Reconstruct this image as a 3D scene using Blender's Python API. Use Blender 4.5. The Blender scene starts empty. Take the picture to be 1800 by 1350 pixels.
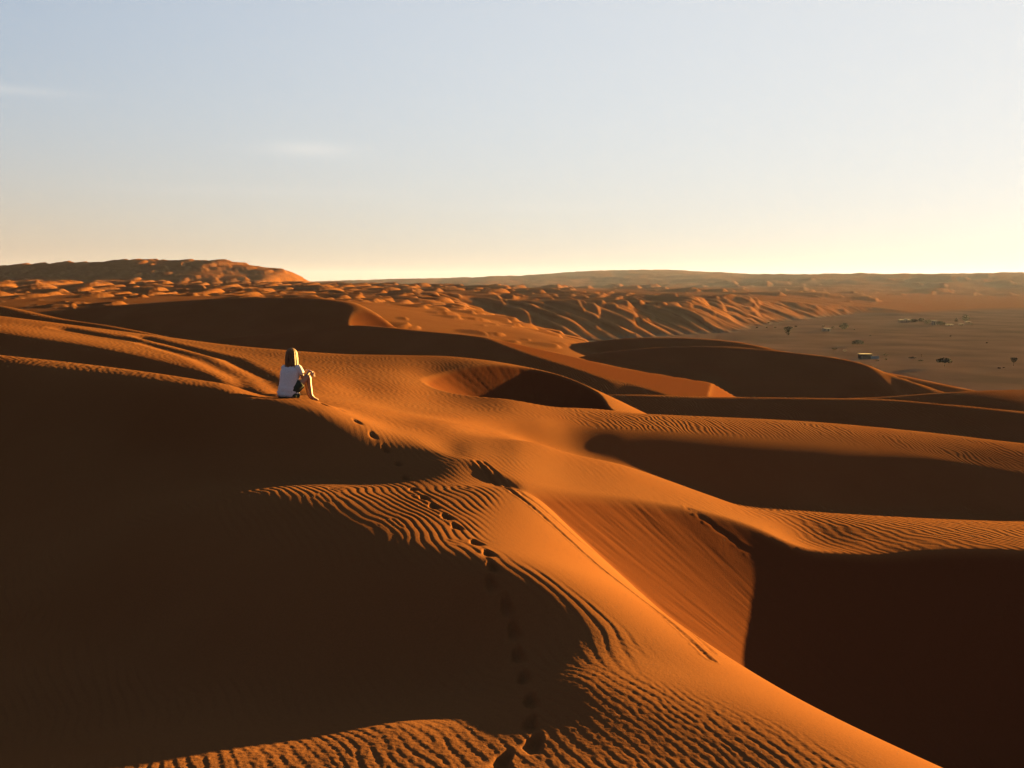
import bpy, bmesh, math, random
import numpy as np
from mathutils import Vector, Matrix

# ------------------------------------------------------------------ camera
W_PX, H_PX, F_PX = 1800.0, 1350.0, 1750.0       # photograph's pixel frame
HORIZON = 495.0                                 # row of the true horizon
PITCH = math.atan((H_PX / 2 - HORIZON) / F_PX)
CAM_Z = 28.0                                    # eye height above the gravel plain
SUN_AZ, SUN_EL = math.radians(47.0), math.radians(4.6)

scene = bpy.context.scene
col = scene.collection
cam_data = bpy.data.cameras.new('camera')
cam_data.sensor_width = 36.0
cam_data.lens = 36.0 * F_PX / W_PX
cam_data.clip_start = 0.1
cam_data.clip_end = 40000.0
cam = bpy.data.objects.new('camera', cam_data)
col.objects.link(cam)
cam.location = (0, 0, CAM_Z)
cam.rotation_euler = (math.pi / 2 - PITCH, 0, 0)
scene.camera = cam

# ------------------------------------------------------------------ sky, sun, exposure
world = bpy.data.worlds.new('World')
scene.world = world
world.use_nodes = True
wn, wl = world.node_tree.nodes, world.node_tree.links
wn.clear()
sky = wn.new('ShaderNodeTexSky')
sky.sky_type = 'NISHITA'
sky.sun_disc = False
sky.sun_elevation = SUN_EL
sky.sun_rotation = SUN_AZ
sky.altitude = 0.0
sky.air_density = 1.15
sky.dust_density = 0.65
sky.ozone_density = 1.5
bg = wn.new('ShaderNodeBackground')
bg.inputs['Strength'].default_value = 0.05
wo = wn.new('ShaderNodeOutputWorld')
sky_tone = wn.new('ShaderNodeGamma')              # the camera's soft shoulder: keeps the glow by the sun from burning out
sky_tone.inputs['Gamma'].default_value = 0.38
sky_tint = wn.new('ShaderNodeMix')
sky_tint.data_type = 'RGBA'
sky_tint.blend_type = 'MULTIPLY'
sky_tint.inputs[0].default_value = 1.0
sky_tint.inputs[7].default_value = (0.385, 0.420, 0.515, 1)
wl.new(sky.outputs[0], sky_tone.inputs['Color'])
wl.new(sky_tone.outputs[0], sky_tint.inputs[6])
# two faint wisps of cirrus
def wmath(op, a, b=None):
    n = wn.new('ShaderNodeMath'); n.operation = op
    for i, q in enumerate((a, b)):
        if q is None: continue
        if isinstance(q, (int, float)): n.inputs[i].default_value = q
        else: wl.new(q, n.inputs[i])
    return n.outputs[0]
tc = wn.new('ShaderNodeTexCoord')
sep = wn.new('ShaderNodeSeparateXYZ'); wl.new(tc.outputs['Generated'], sep.inputs[0])
az_ = wmath('ARCTAN2', sep.outputs[0], sep.outputs[1]); el_ = wmath('ARCSINE', sep.outputs[2])
cmap = wn.new('ShaderNodeMapping'); cmap.inputs['Scale'].default_value = (9, 9, 60); wl.new(tc.outputs['Generated'], cmap.inputs[0])
cn = wn.new('ShaderNodeTexNoise'); cn.inputs['Scale'].default_value = 1.0; cn.inputs['Detail'].default_value = 5.0; wl.new(cmap.outputs[0], cn.inputs['Vector'])
veil = None
for az0, el0, wa, we, k in ((-11.2, 7.25, 2.3, .38, .60), (-26.5, 9.5, 3.2, .22, .35), (-14, 4.9, 7.0, .30, .16), (2, 4.2, 6.0, .28, .14)):
    da = wmath('DIVIDE', wmath('SUBTRACT', az_, math.radians(az0)), math.radians(wa))
    de = wmath('DIVIDE', wmath('SUBTRACT', el_, math.radians(el0)), math.radians(we))
    g = wmath('MULTIPLY', wmath('EXPONENT', wmath('MULTIPLY', wmath('ADD', wmath('MULTIPLY', da, da), wmath('MULTIPLY', de, de)), -1.0)), k)
    veil = g if veil is None else wmath('ADD', veil, g)
veil = wmath('MULTIPLY', veil, cn.outputs['Fac'])
# the wide pale aureole that dust in the air draws round the low sun
sdot = wn.new('ShaderNodeVectorMath'); sdot.operation = 'DOT_PRODUCT'
wl.new(tc.outputs['Generated'], sdot.inputs[0])
sdot.inputs[1].default_value = (math.sin(SUN_AZ) * math.cos(SUN_EL), math.cos(SUN_AZ) * math.cos(SUN_EL), math.sin(SUN_EL))
aur = wn.new('ShaderNodeMapRange'); aur.interpolation_type = 'LINEAR'
wl.new(sdot.outputs['Value'], aur.inputs[0])
aur.inputs[1].default_value, aur.inputs[2].default_value, aur.inputs[3].default_value, aur.inputs[4].default_value = .22, 1.0, 0.0, .66
sky_aur = wn.new('ShaderNodeMix'); sky_aur.data_type = 'RGBA'
wl.new(aur.outputs[0], sky_aur.inputs[0]); wl.new(sky_tint.outputs[2], sky_aur.inputs[6]); sky_aur.inputs[7].default_value = (.91, .905, .86, 1)
# peach band of ground dust above the horizon, strongest away from the sun
low = wmath('EXPONENT', wmath('MULTIPLY', wmath('MAXIMUM', el_, 0.0), -1.0 / math.radians(4.0)))
low = wmath('MULTIPLY', low, wmath('SUBTRACT', .85, wmath('MULTIPLY', aur.outputs[0], 1.25)))
sky_low = wn.new('ShaderNodeMix'); sky_low.data_type = 'RGBA'
wl.new(low, sky_low.inputs[0]); wl.new(sky_aur.outputs[2], sky_low.inputs[6]); sky_low.inputs[7].default_value = (.70, .49, .37, 1)
sky_mix = wn.new('ShaderNodeMix'); sky_mix.data_type = 'RGBA'
wl.new(veil, sky_mix.inputs[0]); wl.new(sky_low.outputs[2], sky_mix.inputs[6]); sky_mix.inputs[7].default_value = (.95, .90, .82, 1)
wl.new(sky_mix.outputs[2], bg.inputs['Color'])
wl.new(bg.outputs[0], wo.inputs['Surface'])

sun_data = bpy.data.lights.new('sun', 'SUN')
sun_data.energy = 5.0
sun_data.angle = math.radians(0.5)
sun_data.color = (1.0, 0.57, 0.15)
sun = bpy.data.objects.new('sun', sun_data)
col.objects.link(sun)
sun_dir = Vector((math.sin(SUN_AZ) * math.cos(SUN_EL), math.cos(SUN_AZ) * math.cos(SUN_EL), math.sin(SUN_EL)))
sun.rotation_euler = sun_dir.to_track_quat('Z', 'Y').to_euler()
sun.location = (60, 60, 60)

vs = scene.view_settings
vs.view_transform = 'Standard'
vs.look = 'None'
vs.exposure = 4.3
vs.gamma = 1.0
vs.use_curve_mapping = False

# ------------------------------------------------------------------ helpers
def at(u, v, d):
    """point seen at pixel (u, v) standing d metres ahead of the camera (z relative to the eye)"""
    xc, yc = (u - W_PX / 2) / F_PX, (H_PX / 2 - v) / F_PX
    y = math.cos(PITCH) + math.sin(PITCH) * yc
    z = -math.sin(PITCH) + math.cos(PITCH) * yc
    k = d / y
    return np.array([xc * k, d, z * k])

def slope_of(v):
    yc = (H_PX / 2 - np.asarray(v, float)) / F_PX
    return (-math.sin(PITCH) + math.cos(PITCH) * yc) / (math.cos(PITCH) + math.sin(PITCH) * yc)

def tps_fit(P, f, lam=1e-3):
    n = len(P)
    d2 = ((P[:, None] - P[None]) ** 2).sum(-1)
    K = 0.5 * d2 * np.log(d2 + 1e-12) + lam * np.eye(n)
    Q = np.c_[np.ones(n), P]
    A = np.zeros((n + 3, n + 3))
    A[:n, :n], A[:n, n:], A[n:, :n] = K, Q, Q.T
    return P, np.linalg.solve(A, np.r_[f, 0, 0, 0])

def tps_eval(fit, X, Y):
    P, w = fit
    out = w[-3] + w[-2] * X + w[-1] * Y
    for (px, py), wi in zip(P, w[:-3]):
        d2 = (X - px) ** 2 + (Y - py) ** 2
        out = out + wi * 0.5 * d2 * np.log(d2 + 1e-12)
    return out

def smax(a, b, k):
    h = np.clip(0.5 + 0.5 * (a - b) / k, 0, 1)
    return b + (a - b) * h + k * h * (1 - h)

def smin(a, b, k):
    return -smax(-a, -b, k)

def sstep(a, b, x):
    t = np.clip((x - a) / (b - a), 0, 1)
    return t * t * (3 - 2 * t)

rng = np.random.default_rng(7)
_perm = rng.permutation(4096)
_grad = rng.uniform(-1, 1, (4096, 2))
_grad /= np.linalg.norm(_grad, axis=1)[:, None]
def noise2(x, y, seed=0):
    xi, yi = np.floor(x).astype(np.int64), np.floor(y).astype(np.int64)
    xf, yf = x - xi, y - yi
    def g(ix, iy, fx, fy):
        h = _perm[(_perm[(ix + seed * 131) & 4095] + iy) & 4095]
        gr = _grad[h]
        return gr[..., 0] * fx + gr[..., 1] * fy
    u = xf * xf * xf * (xf * (xf * 6 - 15) + 10)
    v = yf * yf * yf * (yf * (yf * 6 - 15) + 10)
    a = g(xi, yi, xf, yf); b = g(xi + 1, yi, xf - 1, yf)
    c = g(xi, yi + 1, xf, yf - 1); d = g(xi + 1, yi + 1, xf - 1, yf - 1)
    return (a + (b - a) * u + (c - a) * v + (a - b - c + d) * u * v) * 1.5

def fbm(x, y, oct=3, seed=0):
    s, a = 0, 1.0
    for i in range(oct):
        s = s + a * noise2(x * 2 ** i, y * 2 ** i, seed + i)
        a *= 0.5
    return s

#TERRAIN_BEGIN
# ------------------------------------------------------------------ terrain: control data
# feature lines of the near dunes, nearest first; each is a run of (column, distance, row)
LINES = [
 [(-700,9,1250),(2700,9,1250)],
 [(-700,20,900),(0,16,890),(300,14.8,895),(500,14.4,893),(700,14.2,892),(900,13.6,905),(1000,13.6,930),(1300,14.5,980),(1450,15,1020),(1800,15,1060),(2700,16,1080)],
 [(-700,25.5,740),(0,19.3,763),(150,18.2,775),(300,16.7,805),(420,16.0,800),(500,15.9,800),(600,15.8,805),(680,15.8,812),(740,15.6,822),(824,15.2,839),(900,14.7,864),(1000,14.2,893),(1133,14.8,920),(1300,15.8,948),(1422,16.0,985),(1800,16.2,1010),(2700,18,1020)],
 [(-700,29.5,598),(-150,24.3,622),(0,22,638),(150,20.6,653),(300,18.9,672),(420,17.9,690),(490,17.5,703),(560,17.3,719),(633,17.0,749),(680,16.85,767),(731,16.6,782),(789,16.0,802),(824,15.7,811),(886,15.0,842),(1000,15.1,873),(1133,15.8,893),(1267,16.6,913),(1338,16.9,932),(1422,16.9,964),(1533,17.2,976),(1667,17.1,981),(1800,17.0,983),(2000,17.2,988),(2700,19,995)],
 [(-700,32,585),(-150,26.5,608),(0,24,624),(150,22.5,640),(300,20.5,660),(420,19.2,680),(490,18.6,692),(560,18.2,707),(633,17.6,738),(680,17.3,758),(731,17.0,774),(789,16.4,796),(824,16.0,804),(886,15.3,832),(1000,15.6,862),(1133,16.4,882),(1267,17.3,902),(1338,17.6,922),(1422,17.8,956),(1533,17.9,959),(1667,17.8,960),(1800,17.7,962),(2000,17.9,965),(2700,20,985)],
 [(-700,33.5,588),(0,25,628),(300,21.3,664),(490,19.3,697),(560,19.3,708),(633,19.2,731),(680,19.1,745),(731,19,755),(789,18.9,764),(850,19,770),(944,19.4,779),(1000,19.3,796),(1100,19.6,818),(1178,20,844),(1249,20.4,869),(1320,20.6,892),(1444,21,900),(1622,21.5,910),(1800,22,917),(2700,26,930)],
 [(-700,39,612),(0,28,655),(150,26,675),(300,24,692),(420,22,705),(490,21,709),(560,20.8,711),(633,20.9,722),(700,20.8,735),(800,21.3,748),(850,22.2,760),(900,22.8,771),(944,23,784),(1000,23,803),(1100,23.5,831),(1178,24,864),(1249,24.5,900),(1320,25,922),(1444,25.5,930),(1800,27,945),(2700,33,955)],
 [(-700,48,600),(0,35.8,622),(150,33.5,647),(300,29.8,670),(400,26.8,685),(490,23.5,697),(560,23.5,702),(633,23.5,714),(700,24.5,726),(800,26.8,742),(850,28,753),(900,29.0,766),(944,29.6,781),(1000,30.15,798.5),(1100,30.6,824.5),(1178,30.8,850),(1290,31.1,885.5),(1450,32.4,898),(1622,34,906),(1800,34.5,912),(2700,41,925)],
 [(-700,52,565),(0,38,586),(150,36,607),(300,32,640),(400,28.5,668),(490,26.5,687),(560,26.5,694),(633,26.5,707),(700,27,720),(800,28.3,731),(850,29.2,735),(900,30,740),(944,30.7,744),(1000,31.9,747),(1100,33,753),(1200,34,760),(1444,36.4,782),(1622,38,800),(1800,38.2,828),(2700,46,870)],
 [(-700,58,538),(0,43,567),(160,42,588),(300,39,612),(400,36.5,633),(490,33,655),(560,31,672),(633,30,693),(700,30.5,700),(760,30.5,712),(830,30.8,720),(900,31.5,722),(1000,34,723),(1222,37,731),(1444,40,742),(1622,42,758),(1800,42.5,778),(2700,52,830)],
 [(-700,63,522),(0,45.5,558),(300,42.5,600),(500,38,634),(600,37,645),(700,37,655),(760,37,668),(900,37,675),(1000,38,700),(1060,38.5,715),(1222,42,745),(1444,45.5,757),(1622,47.5,775),(1800,48,796),(2700,58,850)],
 [(-700,68,515),(0,47,555),(160,46,575),(300,45,593),(400,44,606),(500,43,615),(600,43,622),(700,43,624),(800,43,627),(900,42.5,640),(1000,41.5,664),(1060,41,690),(1222,48,760),(1444,52,775),(1800,55,815),(2700,66,870)],
 [(-700,76,545),(0,53,580),(300,51,615),(600,50,642),(800,50,655),(1000,48,700),(1222,56,790),(2700,76,890)],
 [(-700,120,660),(0,85,690),(600,80,720),(1000,76,760),(1222,80,820),(2700,125,900)],
]
# foreground mound, hollow and bowl: (column, distance, row)
NEAR = [
 (500,15.2,848),(600,15.0,845),(700,14.8,843),(830,14.6,850),(950,14.5,880),
 (450,13.4,870),(550,12.3,900),(650,11.2,940),(760,10.2,985),(850,9.65,1022),(950,9.4,1050),(700,13.2,873),(760,11.8,918),(830,10.9,955),(560,10.7,985),(650,10.1,1020),(760,9.5,1065),(850,9.2,1090),(1050,9.0,1100),(1130,8.6,1150),(1200,8.35,1180),(1260,8.2,1200),(1400,7.5,1270),(1550,6.8,1350),
 (830,15.7,815),(900,15.2,870),(1000,14.8,948),(1100,14.4,1030),(1180,14.1,1098),(1250,13.9,1158),
 (100,17,860),(100,13,1000),(100,10.0,1200),(300,15.6,858),(300,11.6,1000),(300,9.4,1200),(500,9.9,1080),(500,9.3,1150),(700,9.0,1150),(850,8.8,1150),(500,8.4,1250),(800,8.2,1225),
 (100,6.65,1348),(400,6.8,1325),(700,7.3,1272),(900,7.6,1240),(1000,7.8,1200),
 (100,6.2,1400),(500,6.1,1400),(900,6.1,1400),(1300,6.3,1400),(-300,18,870),(-300,12,1100),(-300,8,1330),
]
NEAR_XYZ = [(0,3,-2.4),(0,0,-1.6),(-3,4,-2.7),(3,4,-2.8),(-8,8,-3.2),(-8,0,-2.0),(8,2,-4.2),(4,0,-2.4),(0,-10,-2.6),(-12,-8,-3),(12,-8,-5),
 (4.6,12.0,-6.3),(6.5,9.5,-6.2),(9,13,-7.9),(13,12,-8),(13,6,-6.8),(20,10,-7),(20,20,-9),(0,22,-7),(-10,24,-7),(8,24,-10),(-25,15,-4),(-25,0,-4)]
# slip faces cut into the crests: (x0, y0, x1, y1, radius, floor height, slope)
BOWLS = [
 (8.0,11.7, 14,10.7, 1.75,-7.5,0.66),
 (0.3,36.5, 2.6,38.5, 0.6,-5.4,0.60),
]

U_OF = lambda x, y: 900 + F_PX * np.clip(x / np.maximum(y, 1e-3), -1.2, 1.2)

_n = np.array([at(u, v, d) for u, d, v in NEAR] + [np.array(p, float) for p in NEAR_XYZ])
near_fit = tps_fit(_n[:, :2], _n[:, 2], 0.01)

def spline(xs, ys, x):
    """smooth interpolation (monotone cubic) with linear ends"""
    xs, ys = np.asarray(xs, float), np.asarray(ys, float)
    h = np.diff(xs); d = np.diff(ys) / h
    m = np.empty_like(xs)
    m[0], m[-1] = d[0], d[-1]
    m[1:-1] = (d[:-1] * h[1:] + d[1:] * h[:-1]) / (h[1:] + h[:-1])
    i = np.clip(np.searchsorted(xs, x) - 1, 0, len(h) - 1)
    t = (x - xs[i]) / h[i]
    tc = np.clip(t, 0, 1)
    val = ((1 + 2 * tc) * (1 - tc) ** 2 * ys[i] + tc * (1 - tc) ** 2 * h[i] * m[i]
           + tc * tc * (3 - 2 * tc) * ys[i + 1] + tc * tc * (tc - 1) * h[i] * m[i + 1])
    return val + np.where(t < 0, t * h[i] * m[0], 0) + np.where(t > 1, (t - 1) * h[i] * m[-1], 0)

def pchip(xs, ys, x):
    """monotone cubic through (xs, ys): flat at crests and valley bottoms"""
    h = np.diff(xs); d = np.diff(ys) / h
    m = np.zeros_like(xs)
    ok = d[:-1] * d[1:] > 0
    w1, w2 = 2 * h[1:] + h[:-1], h[1:] + 2 * h[:-1]
    with np.errstate(divide='ignore', invalid='ignore'):
        m[1:-1] = np.where(ok, (w1 + w2) / (w1 / d[:-1] + w2 / d[1:]), 0)
    m[0], m[-1] = d[0], d[-1]
    i = np.clip(np.searchsorted(xs, x) - 1, 0, len(h) - 1)
    t = np.clip((x - xs[i]) / h[i], 0, 1)
    return ((1 + 2 * t) * (1 - t) ** 2 * ys[i] + t * (1 - t) ** 2 * h[i] * m[i]
            + t * t * (3 - 2 * t) * ys[i + 1] + t * t * (t - 1) * h[i] * m[i + 1])

_gu = np.linspace(-700, 2700, 700)
_gd = np.linspace(math.log(9), math.log(120), 500)
_ld = np.array([spline([p[0] for p in L], np.log([p[1] for p in L]), _gu) for L in LINES])
_lv = np.array([spline([p[0] for p in L], [p[2] for p in L], _gu) for L in LINES])
for k in range(1, len(_ld)):
    _ld[k] = np.maximum(_ld[k], _ld[k - 1] + .012)
_TG = np.stack([pchip(_ld[:, i], _lv[:, i], _gd) for i in range(len(_gu))], 1)
_ker = np.array([1, 4, 6, 4, 1.0]) / 16
for _k in range(2):
    _TG = sum(w * np.roll(_TG, s, 1) for w, s in zip(_ker, (-2, -1, 0, 1, 2)))
    _TG = sum(w * _TG[np.clip(np.arange(len(_gd)) + s, 0, len(_gd) - 1)] for w, s in zip(_ker, (-2, -1, 0, 1, 2)))
_TG = slope_of(np.clip(_TG, 480, 1700))

def grid_interp(G, gx, gy, X, Y):
    """Catmull-Rom lookup in a regular grid"""
    fx = np.clip((X - gx[0]) / (gx[1] - gx[0]), 1, len(gx) - 2.001)
    fy = np.clip((Y - gy[0]) / (gy[1] - gy[0]), 1, len(gy) - 2.001)
    ix, iy = fx.astype(int), fy.astype(int)
    tx, ty = fx - ix, fy - iy
    def w(t):
        return (-.5*t+t*t-.5*t**3, 1-2.5*t*t+1.5*t**3, .5*t+2*t*t-1.5*t**3, -.5*t*t+.5*t**3)
    wx, wy = w(tx), w(ty)
    out = 0
    for j in range(4):
        row = 0
        for i in range(4):
            row = row + wx[i] * G[np.clip(iy + j - 1, 0, len(gy) - 1), np.clip(ix + i - 1, 0, len(gx) - 1)]
        out = out + wy[j] * row
    return out

def tops(X, Y):
    Yc = np.maximum(Y, 9.0)
    return grid_interp(_TG, _gu, _gd, U_OF(X, Yc), np.log(Yc)) * Yc

def capsule(X, Y, x0, y0, x1, y1):
    dx, dy = x1 - x0, y1 - y0
    t = np.clip(((X - x0) * dx + (Y - y0) * dy) / (dx * dx + dy * dy + 1e-9), 0, 1)
    return np.hypot(X - x0 - t * dx, Y - y0 - t * dy)

def ridge(X, Y, pts, kf, wf, kb, wb):
    """a dune along a crest given as (column, distance, row); falls at kf towards the camera, kb behind"""
    P = np.array([at(u, v, d) for u, d, v in pts])
    yc, zc = spline(P[:, 0], P[:, 1], X), spline(P[:, 0], P[:, 2], X)
    q = yc - Y
    f = np.maximum(q, 0); b = np.maximum(-q, 0)
    return zc - kf * f * f / (f + wf) - kb * b * b / (b + wb)

RIDGES = [   # crest points, front slope, front rounding, back slope, back rounding, slip bowls
 ([(700,64,720),(900,62,703),(1080,60,694),(1267,60,698),(1444,60,700),(1555,60,702),(1667,59,711),(1800,58,724),(2000,57,750),(2300,56,790)],.34,1.2,.40,1.5,[]),
 ([(1300,80,720),(1450,78,703),(1578,76,696),(1680,75,689),(1800,75,685),(2000,76,688),(2300,80,700)],.10,6,.5,2,[]),
 ([(560,95,578),(620,93,572),(678,90,575),(750,88,582),(833,85,590),(917,82,602),(1000,80,615),(1050,78.5,624),(1094,78,634),(1178,77,640),(1300,76,645)],.30,2.0,.40,2,[('plane',6.6,73,-7.0,-.19,.06),('plane',13.7,73,-7.9,-.8,.2)]),
 ([(-300,128,570),(0,126,556),(167,124,540),(300,122,530),(433,121,523),(500,120,522.7),(583,119,526),(625,118,533),(653,116,546),(680,113,563),(696,112,574),(760,108,610)],.32,2.5,.40,3,[(-8,106,-7,102,5.0,-8,.6)]),
 ([(980,118,640),(1047,115,621),(1094,113,615.5),(1178,111,609.5),(1261,110,608.6),(1344,108,614),(1411,106,621),(1467,104,628),(1522,101,640.5),(1550,100,652),(1605,97,671),(1661,95,689),(1750,92,715)],.30,1.6,.55,2,[]),
 ([(900,155,625),(989,153,607),(1067,151,597.5),(1150,150,593),(1233,149,594.7),(1317,147,604),(1358,145,613),(1450,142,632)],.30,2,.55,2,[]),
]

RIDGES.append(([(-600,900,490),(-300,900,476),(0,900,470),(70,900,466),(130,900,462),(190,900,460),(275,900,457),(350,900,459),(400,900,460),(440,900,466),(480,900,472),(505,900,476),(545,900,499),(600,900,530)],.17,45,.2,40,[]))
RIDGES.append(([(-300,80,515),(-100,66,528),(0,62,537),(113,60,561),(200,58,574),(300,56,594),(400,54,620)],.35,.8,.4,1.5,[]))

# the dune field and the plain beyond: (column, distance, height under the eye)
FAR = [
 (-1500,20,-9),(0,20,-9),(900,20,-11),(1800,20,-12),(3000,20,-12),
 (-1500,60,-9),(0,60,-9),(900,60,-10),(1400,60,-12),(1800,60,-13),(3000,60,-14),
 (-1500,110,-9),(0,110,-9),(600,110,-9),(900,110,-9.5),(1200,110,-12),(1450,110,-20),(1700,110,-22),(3000,110,-24),
 (-1500,150,-4),(0,150,-4.6),(400,150,-4.6),(600,150,-5),(750,150,-6.5),(900,150,-8.2),(1000,160,-9.5),(1150,170,-16),(1300,170,-23),(1500,170,-27),(1800,170,-28),(3000,170,-28),
 (-1500,300,-2.5),(100,300,-3.6),(400,300,-4),(600,300,-4.8),(800,280,-8),(900,260,-9.5),(950,330,-11),(1050,330,-13),(1200,300,-26),(1500,300,-28),(1800,300,-28),(3000,300,-28),
 (900,400,-8.5),(980,430,-11),(1070,450,-12.5),(1200,460,-19),(1330,500,-28),(1500,500,-28),(1800,500,-28),(3000,500,-28),
 (960,490,-10),(1100,520,-13),(1200,550,-14.2),(1290,590,-15),(1380,600,-18),(1500,650,-28),(1600,650,-28),(1800,650,-28),
 (-1500,600,0),(0,600,-1.5),(300,600,-1.6),(600,650,-3.2),(900,650,-6),(1100,680,-11),(1300,720,-13),(1420,760,-18),(1600,850,-26),(1800,850,-28),(3000,900,-28),
 (-1500,900,-2),(0,900,-2),(300,900,-2.5),(600,900,-4),(700,1000,-4.5),(900,1000,-7),(1100,1000,-10),(1300,1100,-12),(1500,1200,-18),(1800,1300,-22),(3000,1300,-22),
 (-1500,1400,0),(0,1400,-4),(300,1400,-5),(600,1400,-8),(900,1500,-10),(1200,1700,-12),(1500,1800,-14),(1800,1900,-14),(3000,2000,-14),
 (0,2600,-8),(600,2600,-10),(1000,2600,-10),(1300,2600,0),(1400,2700,14),(1500,2700,16),(1650,2700,16),(1800,2700,20),(2000,2700,20),(3000,2700,20),
 (0,4500,-10),(545,4500,-2),(700,4500,10),(830,4500,17),(900,4500,20),(960,4500,32),(1000,4500,42),(1100,4500,50),(1200,4500,48),(1290,4500,31),(1400,4500,20),(1800,4500,20),(3000,4500,20),(-1500,4500,0),
 (-1500,9000,-30),(0,9000,-30),(900,9000,-30),(1800,9000,-30),(3000,9000,-30),
]
_p = np.array([(u / 100.0, 8.0 * math.log(d)) for u, d, z in FAR])
far_fit = tps_fit(_p, np.array([z for u, d, z in FAR], float), 0.05)
_fu = np.linspace(-1200, 3000, 320)
_fd = np.linspace(math.log(18), math.log(9500), 300)
_FG = tps_eval(far_fit, *(np.meshgrid(_fu / 100.0, 8.0 * _fd)))

def far_base(X, Y, cut=True):
    Yc = np.maximum(Y, 20.0)
    Z = grid_interp(_FG, _fu, _fd, U_OF(X, Yc), np.log(Yc))
    return smax(scarp(X, Yc, Z), -28.0, .8)

# where the dune field breaks off towards the plain (distance, x)
SCARP_Y = [60, 110, 150, 200, 300, 380, 450, 480, 520, 560, 640, 760, 950, 1400, 2200]
SCARP_X = [140, 110, 80, 60, 40, 26, 24, 55, 92, 132, 162, 232, 372, 660, 1100]

def scarp(X, Y, Z):
    """steep ribbed slip faces along the edge of the dune field"""
    jag = 12 * noise2(X / 50, Y / 60, 21)
    q = Y / 10 + X / 160 + .7 * noise2(X / 90, Y / 30, 22)
    f = q - np.floor(q)
    rib = np.where(f < .7, f / .7, (1 - f) / .3) * (.6 + .7 * noise2(np.floor(q) * 1.7, X / 60, 25))
    s = (np.interp(Y + jag, SCARP_Y, SCARP_X) - X) * .62 + 6 * rib - 3
    B = -28 + .60 * np.maximum(s, 0)
    B = B + 70 * sstep(800, 1350, Y)
    return smin(Z, B, .6)

# single barchans of the dune field: x, y, height, half length, half width, turn
BARCHANS = []
_r = np.random.default_rng(11)
for d0, d1, n in ((130, 220, 110), (220, 420, 620), (420, 800, 1300), (760, 960, 700), (960, 2500, 320)):
    for k in range(n):
        d = math.exp(_r.uniform(math.log(d0), math.log(d1)))
        u = _r.uniform(-300, 1050 if d < 420 else (1330 if d < 780 else (620 if d < 960 else 2000)))
        h = d * (.0010 + .0034 * _r.uniform(0, 1) ** 2.2) * (.6 if 760 < d < 960 else 1)
        BARCHANS.append(((u - 900) / F_PX * d, d, h, h * _r.uniform(7, 13), h * _r.uniform(6, 12), _r.normal(0, .3)))

def barchan(X, Y, x0, y0, h, lx, ly, rot):
    c, s_ = math.cos(rot), math.sin(rot)
    dx, dy = (X - x0) * c + (Y - y0) * s_, (Y - y0) * c - (X - x0) * s_
    peak = .15 * lx
    f = lambda a: h * (1.05 - np.abs((a - peak) / lx) ** 1.25 - (dy / ly) ** 2)
    brink = peak - 0.30 * dy * dy / ly
    return np.where(dx < brink, f(dx), f(np.minimum(dx, brink)) - .62 * (dx - brink))

def terrain(X, Y):
    """height of the sand relative to the eye; also how steep-cut (slip face) it is"""
    H = tops(X, Y)
    slip = np.zeros_like(H)
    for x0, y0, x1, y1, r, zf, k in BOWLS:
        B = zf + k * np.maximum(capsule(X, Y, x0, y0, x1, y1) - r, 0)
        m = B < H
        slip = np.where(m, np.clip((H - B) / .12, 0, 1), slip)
        H = smin(H, B, 0.05)
    N = tps_eval(near_fit, X, Y) if X.size < 20000 else near_lookup(X, Y)
    N = np.where(Y > 17, N - 2.5 * (Y - 17), N)
    slip = np.where(N > H, np.clip(slip - (N - H) * 12, 0, 1), slip)
    Hn = smax(H, N, 0.12)
    H = np.where(Y < 9.0, N, np.where(Y < 10.5, N + (Hn - N) * sstep(9.0, 10.5, Y), Hn))
    for pts, kf, wf, kb, wb, bowls in RIDGES:
        R = ridge(X, Y, pts, kf, wf, kb, wb)
        s2 = np.zeros_like(H)
        for cut in bowls:
            if cut[0] == 'plane':
                B = cut[3] + cut[4] * (X - cut[1]) + cut[5] * (Y - cut[2])
            else:
                x0, y0, x1, y1, r, zf, k = cut
                B = zf + k * np.maximum(capsule(X, Y, x0, y0, x1, y1) - r, 0)
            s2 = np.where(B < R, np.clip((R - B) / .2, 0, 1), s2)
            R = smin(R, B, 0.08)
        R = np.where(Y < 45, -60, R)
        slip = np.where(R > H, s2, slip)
        H = smax(H, R, 0.25)
    F = far_base(X, Y)
    far = np.where(Y > 18, F, -60)
    amp = sstep(110, 300, Y)
    plainness = sstep(-24, -19, F)
    far = far + amp * plainness * (.7 * fbm(X / 45, Y / 30, 3, 3)) + sstep(900, 2500, Y) * plainness * 5 * fbm(X / 160, Y / 120, 3, 9)
    far = far + 0.25 * amp * fbm(X / 30, Y / 30, 2, 5)
    H = smax(H, far, 0.3)
    return H, slip

def add_barchans(X, Y, H):
    BF = np.zeros_like(H)
    for x0, y0, h, lx, ly, rot in BARCHANS:
        rr, R = 1.4 * max(lx, ly), math.hypot(x0, y0)
        r0, r1 = np.searchsorted(RAD, R - rr), np.searchsorted(RAD, R + rr)
        a, da = math.atan2(x0, y0), rr / R
        c0, c1 = np.searchsorted(ANG, a - da), np.searchsorted(ANG, a + da)
        if r1 <= r0 or c1 <= c0: continue
        sl = (slice(r0, r1), slice(c0, c1))
        BF[sl] = smax(BF[sl], barchan(X[sl], Y[sl], x0, y0, h, lx, ly, rot), 0.05 * h)
    far_only = sstep(125, 150, Y)
    return H + BF * sstep(-25, -19, H) * far_only

_nx = np.linspace(-30, 30, 260); _ny = np.linspace(-14, 26, 200)
_NG = tps_eval(near_fit, *np.meshgrid(_nx, _ny))
def near_lookup(X, Y):
    return grid_interp(_NG, _nx, _ny, X, Y)

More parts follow.
